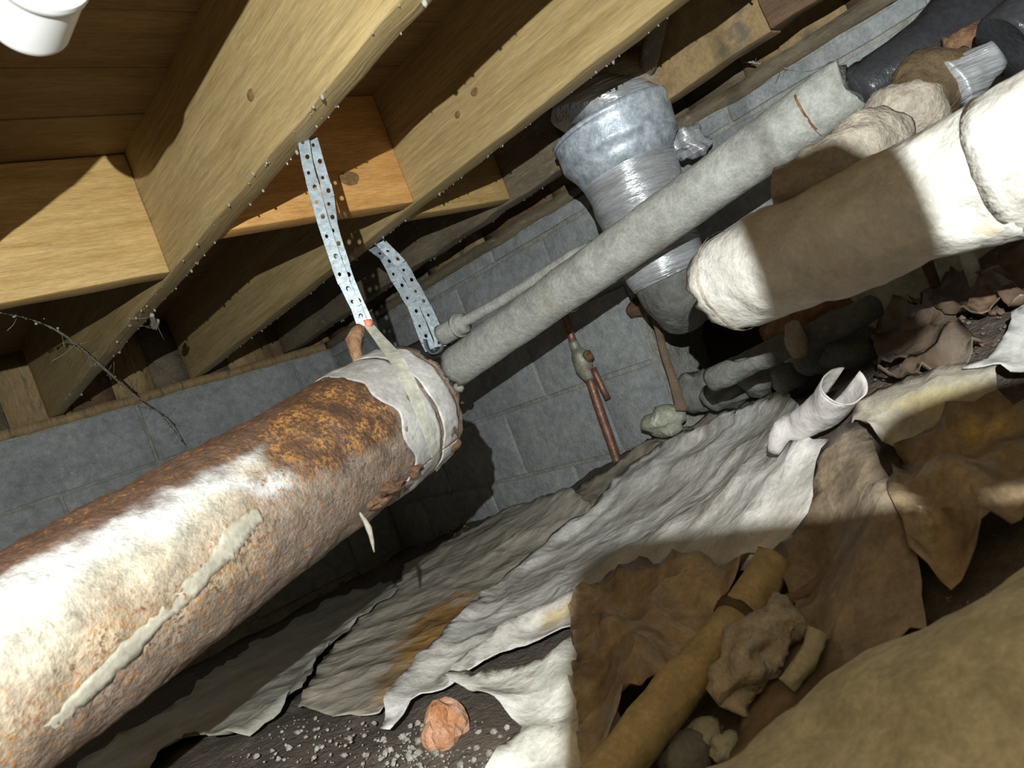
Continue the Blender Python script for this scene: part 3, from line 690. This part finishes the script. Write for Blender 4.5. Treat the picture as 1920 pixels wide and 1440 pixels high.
sheet('plastic_sheet', [(715, 1372), (740, 1310), (800, 1245), (920, 1110), (1040, 1010), (1115, 950), (1190, 872), (1290, 815), (1440, 760), (1475, 738), (1500, 765), (1470, 850), (1540, 830), (1590, 822), (1550, 900), (1528, 1010), (1440, 1055), (1390, 1085), (1250, 1090), (1130, 1130), (1085, 1180), (1000, 1205), (900, 1262), (850, 1290), (775, 1325), (735, 1378)],
      'broad pale plastic sheet folded over the tan sheet and up the bank', .016, .011, 6, .016, WHT, (.62, .58, .53), [([(735, 1330), (800, 1255), (920, 1120), (1040, 1020), (1150, 930)], .012, .02), ([(1200, 890), (1330, 860), (1450, 830)], .012, .04), ([(860, 1270), (980, 1180), (1080, 1130)], .018, .02), ([(1400, 900), (1300, 980), (1120, 1080)], .014, .05)], .012, 3,
      [(1060, 1150, 60, 14, -.5, (.58, .47, .28))])
sheet('plastic_sheet', [(840, 1292), (870, 1285), (960, 1262), (1050, 1236), (1072, 1205), (1100, 1170), (1160, 1300), (1180, 1460), (920, 1470), (945, 1430), (985, 1378), (930, 1335), (870, 1308)],
      'bright white plastic flap with a torn edge over the crumbly dirt', .012, .010, 7, .015, (.80, .79, .73), (.70, .68, .60), [([(940, 1440), (1000, 1390), (1080, 1380)], .012, .02), ([(760, 1330), (850, 1300), (960, 1330)], .01, .02)], .012, 4)
sheet('plastic_sheet', [(1090, 1180), (1130, 1130), (1230, 1088), (1350, 1076), (1430, 1060), (1400, 1110), (1335, 1225), (1250, 1320), (1165, 1420), (1130, 1470), (1100, 1470), (1085, 1300)],
      'crumpled brownish plastic sheet beside the tan pipe on the ground', .02, .026, 9, .013, (.46, .36, .24), (.34, .25, .16), [([(1110, 1170), (1190, 1240), (1190, 1420)], .03, .03), ([(1180, 1130), (1300, 1100)], .03, .035), ([(1260, 1150), (1230, 1300)], .02, .02)], .02, 5, matn='sheet_brown')
sheet('plastic_sheet', [(1440, 1075), (1530, 1000), (1550, 910), (1585, 856), (1628, 840), (1665, 905), (1705, 1000), (1745, 1100), (1750, 1210), (1620, 1270), (1420, 1420), (1370, 1440), (1400, 1330), (1450, 1250), (1500, 1150), (1470, 1100)],
      'brown muddy plastic sheet draped over a stump-shaped mound', .01, .010, 7, .016, (.30, .24, .18), (.20, .15, .10), [([(1608, 885), (1640, 975), (1670, 1100)], .04, .05), ([(1530, 1010), (1535, 1090)], -.02, .012), ([(1690, 1000), (1730, 1110)], .02, .02)], .012, 6, matn='sheet_brown')
sheet('plastic_sheet', [(1600, 822), (1628, 775), (1652, 745), (1760, 722), (1830, 704), (1882, 714), (1880, 770), (1800, 792), (1765, 835), (1700, 850), (1640, 832)],
      'grey plastic strip stretched across the dirt bank past the curled tube', .02, .010, 8, .012, (.50, .46, .38), (.40, .36, .29), [([(1625, 792), (1700, 770), (1870, 735)], .02, .025)], .012, 7, [(1760, 745, 90, 20, -.2, (.5, .42, .24))])
sheet('plastic_sheet', [(1812, 714), (1840, 690), (1868, 662), (1898, 640), (1905, 610), (1940, 580), (1990, 600), (1990, 700), (1900, 710)],
      'white jagged plastic scrap above the grey strip on the bank', .03, .008, 9, .01, (.70, .69, .66), (.62, .60, .56), [], .012, 8)
sheet('plastic_sheet', [(1690, 870), (1800, 820), (1890, 780), (1960, 790), (1980, 1000), (1880, 1080), (1800, 1150), (1740, 1120), (1700, 1000)],
      'brown crumpled plastic folds in shadow right of the mound', .012, .030, 9, .014, (.34, .25, .15), (.22, .16, .095), [([(1790, 960), (1850, 1010), (1880, 1080)], .03, .025), ([(1720, 1090), (1800, 990), (1900, 900)], .03, .03)], .02, 9, [(1850, 800, 60, 14, -.3, (.5, .34, .1))], matn='sheet_brown')  # brown deepened in the colour for the shadow lying here
lp = empty('low_pipe', D(1470, 660, 1.24)); tag(lp, 'blue-grey pipe draped with a rusty scrap below the white pipe end', 'pipe')
v, f = tube([D(1335, 712, 1.36), D(1390, 688, 1.31), D(1480, 645, 1.25), D(1570, 608, 1.19), D(1642, 575, 1.14)], [.022, .022, .021, .020, .017], 28, .01, .006, 18); obj('pipe_body', v, f, M['stone'], lp)
v, f = tube([D(1430, 630, 1.30), D(1490, 600, 1.27), D(1560, 580, 1.24), D(1590, 570, 1.22)], [.016, .030, .030, .014], 30, .008, .012, 22); obj('rusty_scrap', v, f, M['rust'], lp)
# curled tube of plastic standing off the bank
def on(px, py, r): p = hit(px, py, r); return Vector((p.x, p.y, top(p.x, p.y, r)+r+.003))
c0, c1 = on(1464, 888, .011), on(1508, 824, .023); dC = c1.dot(FW); cm = c0.lerp(c1, .5); cm.z = max(cm.z, top(cm.x, cm.y, .017)+.019)
Q, R_ = resample([c0, cm, c1, D(1546, 764, dC-.045), D(1580, 722, dC-.085)], [.009, .0165, .022, .025, .0275], .008)
V, Fc = [], []; fmz = frames(Q); NS = 34
for i, (p, t, n, b) in enumerate(fmz):
    for j in range(NS+1):
        a = 5.6*j/NS+.3; rr = R_[i]*(.82+.24*j/NS); d = n*math.cos(a)+b*math.sin(a); q = p+d*rr
        if i == len(fmz)-1: q = q+t*.008*math.sin(a*1.0+2)
        V.append(q+d*.002*fr(q.x, q.y, q.z, 30))
for i in range(len(fmz)-1):
    for j in range(NS): a = i*(NS+1)+j; Fc.append((a, a+1, a+NS+2, a+NS+1))
tag(obj('plastic_curl', V, Fc, M['sheet'], cols=[(.55, .51, .49, 1)]*len(V), solid=.0016), 'tube-shaped curl of grey plastic with its open mouth facing up the bank', 'plastic sheet')

# ------------------------------------------------------------ things on the ground
# tan pipe half buried in the plastic
a, b, c = hit(1448, 1050, .03), hit(1390, 1150, .035), hit(1150, 1440, .045)
d_ = (c-b).normalized()
tpp = empty('buried_pipe', c); tag(tpp, 'tan wrapped pipe with a knotted joint lying among the crumpled plastic', 'pipe')
v, f = tube([a, b, b.lerp(c, .5), c+d_*.1], [.022, .0235, .024, .024], 36, .012, .003, 18, True, -.004); tb = obj('pipe_body', v, f, M['tan_pipe'], tpp)
v, f = tube([b.lerp(c, .02), b.lerp(c, .07)], [.0265, .026], 32, .006, .004, 50); obj('joint_knot', v, f, M['brown_shade_wrap'], tb)
# grey rag bundle
V, Fc = tube([on(1500, 1185, .014), on(1448, 1240, .024), on(1405, 1300, .022), on(1368, 1350, .016)], [.015, .028, .025, .017], 36, .005, .020, 26, True, -.006, 4, 5)
tag(obj('rag_bundle', V, Fc, M['taupe_wrap']), 'crumpled grey rag bundle beside the tan pipe on the ground', 'rag')
V, Fc = tube([on(1552, 1236, .009), on(1522, 1280, .010), on(1488, 1322, .008)], [.009, .010, .008], 20, .006, .005, 50)
tag(obj('rope_piece', V, Fc, M['canvas']), 'frayed yellowish rope piece under the grey rag bundle', 'rope')
V, Fc = tube([hit(1560, 1060, .02), hit(1520, 1105, .02), hit(1480, 1125, .02)], [.005, .006, .007], 14, .006, .003, 60)
tag(obj('root_piece', V, Fc, M['leaf']), 'short knobbly root on the brown muddy sheet', 'root')
for k, (x, y, s_) in enumerate(((1320, 1378, .022), (1285, 1420, .03), (1360, 1400, .018))):
    v, f = rock(hit(x, y, .01), (s_, s_*.8, s_*.7), 40+k, 3, .5)
    tag(obj('dirt_clod', v, f, M['limestone'] if k != 1 else M['stone']), ('pale clod below the grey rag bundle', 'dark grey clod at the lower end of the clod pile by the tan pipe', 'small pale clod touching the beige canvas bundle')[k], 'clod')
# beige wrapped bundle close to the lens
V, Fc = tube([D(1230, 1960, .52), D(1560, 1850, .52), D(1860, 1715, .50), D(2160, 1545, .48), D(2440, 1360, .47)], [.14, .15, .155, .155, .15], 72, .012, .012, 8, True, 0, 3)
tag(obj('canvas_bundle', V, Fc, M['canvas']), 'large beige canvas-wrapped bundle, blurred, in deep shadow', 'bundle')
# brick fragment and crumbs on the bare dirt
bc = hit(832, 1362, .012); v, f = rock(bc, (.030, .026, .034), 12, 3, .55); tag(obj('brick_fragment', v, f, M['brick'], smooth=False), 'broken orange brick fragment under the torn white plastic flap', 'brick')
V, Fc = [], []
rnd = random.Random(3)
poly = [(400, 1440), (560, 1345), (720, 1352), (980, 1372), (940, 1440)]
for k in range(420):
    if k < 300: x = rnd.uniform(430, 970); y = rnd.uniform(1345, 1445)
    else: x = rnd.gauss(770, 30); y = rnd.gauss(1400, 25)
    p = hit(x, y, 0); s_ = .0011+.0048*rnd.random()**4
    if covered(p.x, p.y) or math.hypot(p.x-bc.x, p.y-bc.y) < .034: continue
    v, f = rock(p+Vector((0, 0, s_*.3)), (s_, s_, s_*.8), k, 1, .6); o = len(V); V += v; Fc += [[q+o for q in ff] for ff in f]
o = obj('dirt_crumbs', V, Fc, M['crumb'], smooth=False); o['kind'] = 'stuff'; tag(o, 'pale crumbs scattered over the dark bare dirt by the brick fragment', 'crumbs')
for part, lab in ((0, 'brown soil crumbs on the open dirt under the rusted pipe'), (1, 'brown soil crumbs between the litter flaps on the bank')):
    V, Fc = [], []
    for k in range(250):
        if part == 0: x = rnd.uniform(600, 980); y = 1140-.56*(x-620)-rnd.uniform(0, 65)
        else: x = rnd.uniform(1640, 1920); y = rnd.uniform(530, 720)
        p = hit(x, y, 0); s_ = .002+.005*rnd.random()**3
        if covered(p.x, p.y) or p.x > 1.30 and part or y > 1330 or abs(p.z-g(p.x, p.y)) > .01: continue
        v, f = rock(p+Vector((0, 0, s_*.2)), (s_, s_, s_*.7), k, 1, .6); o = len(V); V += v; Fc += [[q+o for q in ff] for ff in f]
    o = obj('soil_crumbs', V, Fc, M['leaf'], smooth=False); o['kind'] = 'stuff'; tag(o, lab, 'crumbs')
# rubble stones below the opening
for k, (x, y, X, sx, sz, lab) in enumerate(((1362, 738, 1.41, .056, .036, 'flat dark stone behind the pale sheet fold'), (1432, 704, 1.40, .053, .040, 'dark grey rubble stone under the blue-grey low pipe'), (1548, 668, 1.27, .050, .036, 'rounded dark stone beside the curled plastic tube'), (1482, 708, 1.30, .036, .028, 'small dark stone wedged between rubble stones'), (1245, 790, 1.42, .055, .035, 'whitewashed rock at the foot of the copper riser'), (1310, 735, 1.45, .05, .05, 'dark stone under the wall opening'), (1600, 655, 1.20, .05, .03, 'dark slab lying in the brown litter'))):
    c = PX(x, y, X); v, f = rock(c, (sx*.8, sx, sz), 60+k, 3, .55)
    tag(obj('rubble_stone', v, f, M['limestone'] if k == 4 else M['stone']), lab, 'stone')
v, f = boxmesh(-.010, .010, -.004, .004, -.004, .004, 0, 0, 0, .001); c = D(1472, 741, hit(1472, 741, .01).dot(FW)-.03)
tag(obj('wood_chip', [c+IX*q.x*.95+IY*(q.x*.3+q.z)+FW*q.y for q in v], f, M['chip'], smooth=False), 'small bright wood chip by the curled plastic tube', 'chip')
# crumpled brown litter on the bank
for k, (pl, lab) in enumerate((([(1640, 640), (1700, 590), (1790, 600), (1810, 650), (1740, 690), (1660, 700)], 'crumpled brown litter flap above the grey plastic strip'),
        ([(1700, 580), (1760, 540), (1860, 520), (1900, 560), (1850, 610), (1780, 610)], 'curled rust-brown litter flap on the bank below the concrete ledge'),
        ([(1840, 540), (1900, 490), (1970, 480), (1980, 560), (1900, 600)], 'dark brown litter flap next to the white jagged plastic scrap'),
        ([(1660, 730), (1740, 680), (1830, 640), (1850, 665), (1800, 710), (1720, 730)], 'thin ribbed litter strip along the top of the grey plastic strip'))):
    sheet('litter_flap', pl, lab, .012, .022, 14, .010, ((.26, .19, .14), (.30, .20, .13), (.2, .13, .09), (.26, .22, .18))[k], (.13, .09, .06), [], .02, 20+k)['category'] = 'litter'
# concrete ledge with posts on the right
v, f = boxmesh(1.345, 1.503, .28, .80, -.16, -.005, .04, .006, 3, .006)
tag(obj('concrete_ledge', v, f, M['cement']), 'rough grey concrete ledge behind the white wrapped pipe', 'ledge')
v, f = tube([hit(1760, 552)+UP*.11, hit(1760, 552)-UP*.012], [.008, .008], 12, .02, .002, 30); tag(obj('iron_peg', v, f, M['brown_shade_wrap']), 'dark iron peg standing in the bank below the white wrapped pipe', 'peg')
v, f = tube([hit(1842, 552)+UP*.10, hit(1842, 552)-UP*.012], [.010, .010], 14, .02, .002, 30); tag(obj('grey_post', v, f, M['cement']), 'short grey post beside the dark iron peg', 'post')
v, f = tube([D(1488, 612, 1.22), D(1492, 640, 1.2), D(1500, 668, 1.2)], [.012, .017, .011], 18, .006, .004, 40); tag(obj('round_knob', v, f, M['taupe_wrap']), 'small whitish knob on the blue-grey low pipe', 'knob')
# timber over the opening and hanging vine
v, f = tube([PX(1188, 580, 1.496), PX(1290, 562, 1.478), PX(1370, 592, 1.482)], [.02, .03, .028], 20, .01, .010, 30)
tag(obj('timber_scrap', v, f, M['wood_brown']), 'splintered brown timber scrap over the dark wall opening', 'timber')
Q, R_ = resample([PX(1212, 555, 1.40), PX(1232, 610, 1.40), PX(1245, 660, 1.40), PX(1262, 710, 1.40), PX(1280, 770, 1.40)], [.008, .016, .018, .02, .03], .012)
V, Fc = ribbon(Q, IX, R_); tag(obj('hanging_strip', V, Fc, M['leaf'], solid=.003), 'brown fibrous strip hanging in front of the wall opening', 'strip')
v, f = tube([cylhit(672, 958, RP-.002), cylhit(672, 958)+D(10, 25, 0)-UP*.020+IX*.004, cylhit(672, 958)-UP*.048], [.0016, .0026, .0014], 10, .006, .001, 40)
tag(obj('dangling_shred', v, f, M['coat']), 'thin pale shred dangling below the rusted pipe', 'shred')

# ------------------------------------------------------------ cobwebs
def web(pts, r, label, beads):
    Q, R_ = resample(pts, r, .006)
    V, Fc = tube(pts, r, 6, .006, .0015, 90, seed=2)
    rn = random.Random(len(pts))
    for k in range(beads):
        p = rn.choice(Q); v, f = rock(p+Vector((rn.gauss(0, .003), rn.gauss(0, .003), rn.gauss(0, .003))), (.0012+.002*rn.random(),)*3, k, 1, .6); o = len(V); V += v; Fc += [[q+o for q in ff] for ff in f]
    for k in range(beads):
        p = rn.choice(Q); q = p+Vector((rn.gauss(0, .02), rn.gauss(0, .02), rn.gauss(0, .02))); v, f = tube([p, p.lerp(q, .5)+Vector((0, 0, -.003)), q], [.0004]*3, 4, .01); o = len(V); V += v; Fc += [[z+o for z in ff] for ff in f]
    tag(obj('cobweb', V, Fc, M['web']), label, 'cobweb')
web([PY(-20, 583, 1.383), D(60, 600, 1.42), D(115, 625, 1.55), D(160, 660, 1.68), D(205, 700, 1.82), D(245, 735, 1.96), D(300, 775, 2.12), PY(350, 838, 2.648)], [.0008, .001, .0024, .0022, .0032, .0017, .0012, .0008], 'long dusty cobweb strand slanting down to the block wall', 26)
web([PX(1395, 115, 1.497), PX(1440, 122, 1.497), PX(1510, 135, 1.497)], [.002, .002, .0015], 'short dusty web strand on the wall above the grey pipe', 6)
web([PZ(285, 590, .39), PZ(290, 612, .38), PZ(296, 600, .385)], [.004, .008, .003], 'white egg sac clump under the joist end', 8)
# phone held right behind the lens: its rounded shadow falls on the lower right
def roundrect(x0, x1, y0, y1, r, z0, z1):
    V, Fc = [], []; n = 8; ring = []
    for cx, cy, a0 in ((x1-r, y1-r, 0), (x0+r, y1-r, 90), (x0+r, y0+r, 180), (x1-r, y0+r, 270)):
        for k in range(n+1): a = math.radians(a0+90*k/n); ring.append((cx+r*math.cos(a), cy+r*math.sin(a)))
    m = len(ring)
    for z in (z0, z1): V += [IX*x+IY*y-FW*z for x, y in ring]
    for i in range(m): Fc.append((i, (i+1) % m, m+(i+1) % m, m+i))
    Fc.append(list(range(m))[::-1]); Fc.append(list(range(m, 2*m))); return V, Fc
v, f = roundrect(-.040, .122, -.004, .084, .013, .004, .013)
ph = empty('smartphone', -FW*.008-IY*.004); tag(ph, 'dark smartphone whose rounded shadow falls across the brown plastic', 'phone')
obj('phone_body', v, f, M['phone'], ph, smooth=False)
# added unseen shade blocker hanging on a cord beside the lens: it shades the middle of the white pipe
hc = IX*.032+IY*.157
hs = empty('shade_blocker', hc-UP*.03); tag(hs, 'added unseen black shade blocker hanging on a cord, its shadow on the white wrapped pipe', 'shade blocker')
v, f = tube([hc-UP*.028, hc-UP*.026, hc+UP*.016, hc+UP*.026], [.017, .0215, .0205, .012], 28, .006, 0, 1, lin=True); obj('blocker_body', v, f, M['black'], hs)
v, f = tube([hc+UP*.024, Vector((hc.x, hc.y, HT))], [.0008, .0008], 8, .05, 0, 1, lin=True); obj('cord', v, f, M['black'], hs)
# gloved hand gripping the phone: its shadow darkens the right side of the bank
def cs(x, y, z): return IX*x+IY*y+FW*z
hv = [cs(.150, .030, -.022), cs(.168, -.005, -.028), cs(.200, -.050, -.045), cs(.275, -.130, -.10), cs(.36, -.23, -.22)]; he = [(0, 1), (1, 2), (2, 3), (3, 4)]; hr = [.024, .026, .024, .036, .044]
for ky, kz, pts_ in ((.090, -.004, [(.128, .106, .004), (.095, .106, .006), (.048, .092, .006)]), (.064, -.002, [(.128, .074, .003), (.098, .074, .003), (.068, .070, .003)]),
                     (.040, -.002, [(.130, .048, .003), (.102, .048, .003), (.074, .046, .003)]), (.016, -.004, [(.134, .022, .003), (.112, .022, .003), (.090, .022, .003)]),
                     (.000, -.026, [(.135, .016, -.024), (.112, .034, -.021), (.092, .048, -.019)])):
    hv.append(cs(.150, ky, kz)); hr.append(.0125); he.append((0 if ky > .001 else 1, len(hv)-1))
    for q in pts_: hv.append(cs(*q)); hr.append(.0170 if ky > .08 else .0095); he.append((len(hv)-2, len(hv)-1))
me = bpy.data.meshes.new('person'); me.from_pydata([v_+Vector((0, 0, CZ))-(hv[4]+Vector((0, 0, CZ))) for v_ in hv], he, []); me.update(); me.materials.append(M['phone'])
po = bpy.data.objects.new('person', me); C.objects.link(po); po.location = hv[4]+Vector((0, 0, CZ))
sm_ = po.modifiers.new('skin', 'SKIN'); sm_.use_smooth_shade = True
for i_, r_ in enumerate(hr): me.skin_vertices[0].data[i_].radius = (r_, r_)
me.skin_vertices[0].data[4].use_root = True; me.skin_vertices[0].data[0].use_root = False
sb_ = po.modifiers.new('sub', 'SUBSURF'); sb_.levels = 1; sb_.render_levels = 2
tag(po, "person's dark-gloved hand gripping the phone, its shadow falling on the dirt bank", 'person')
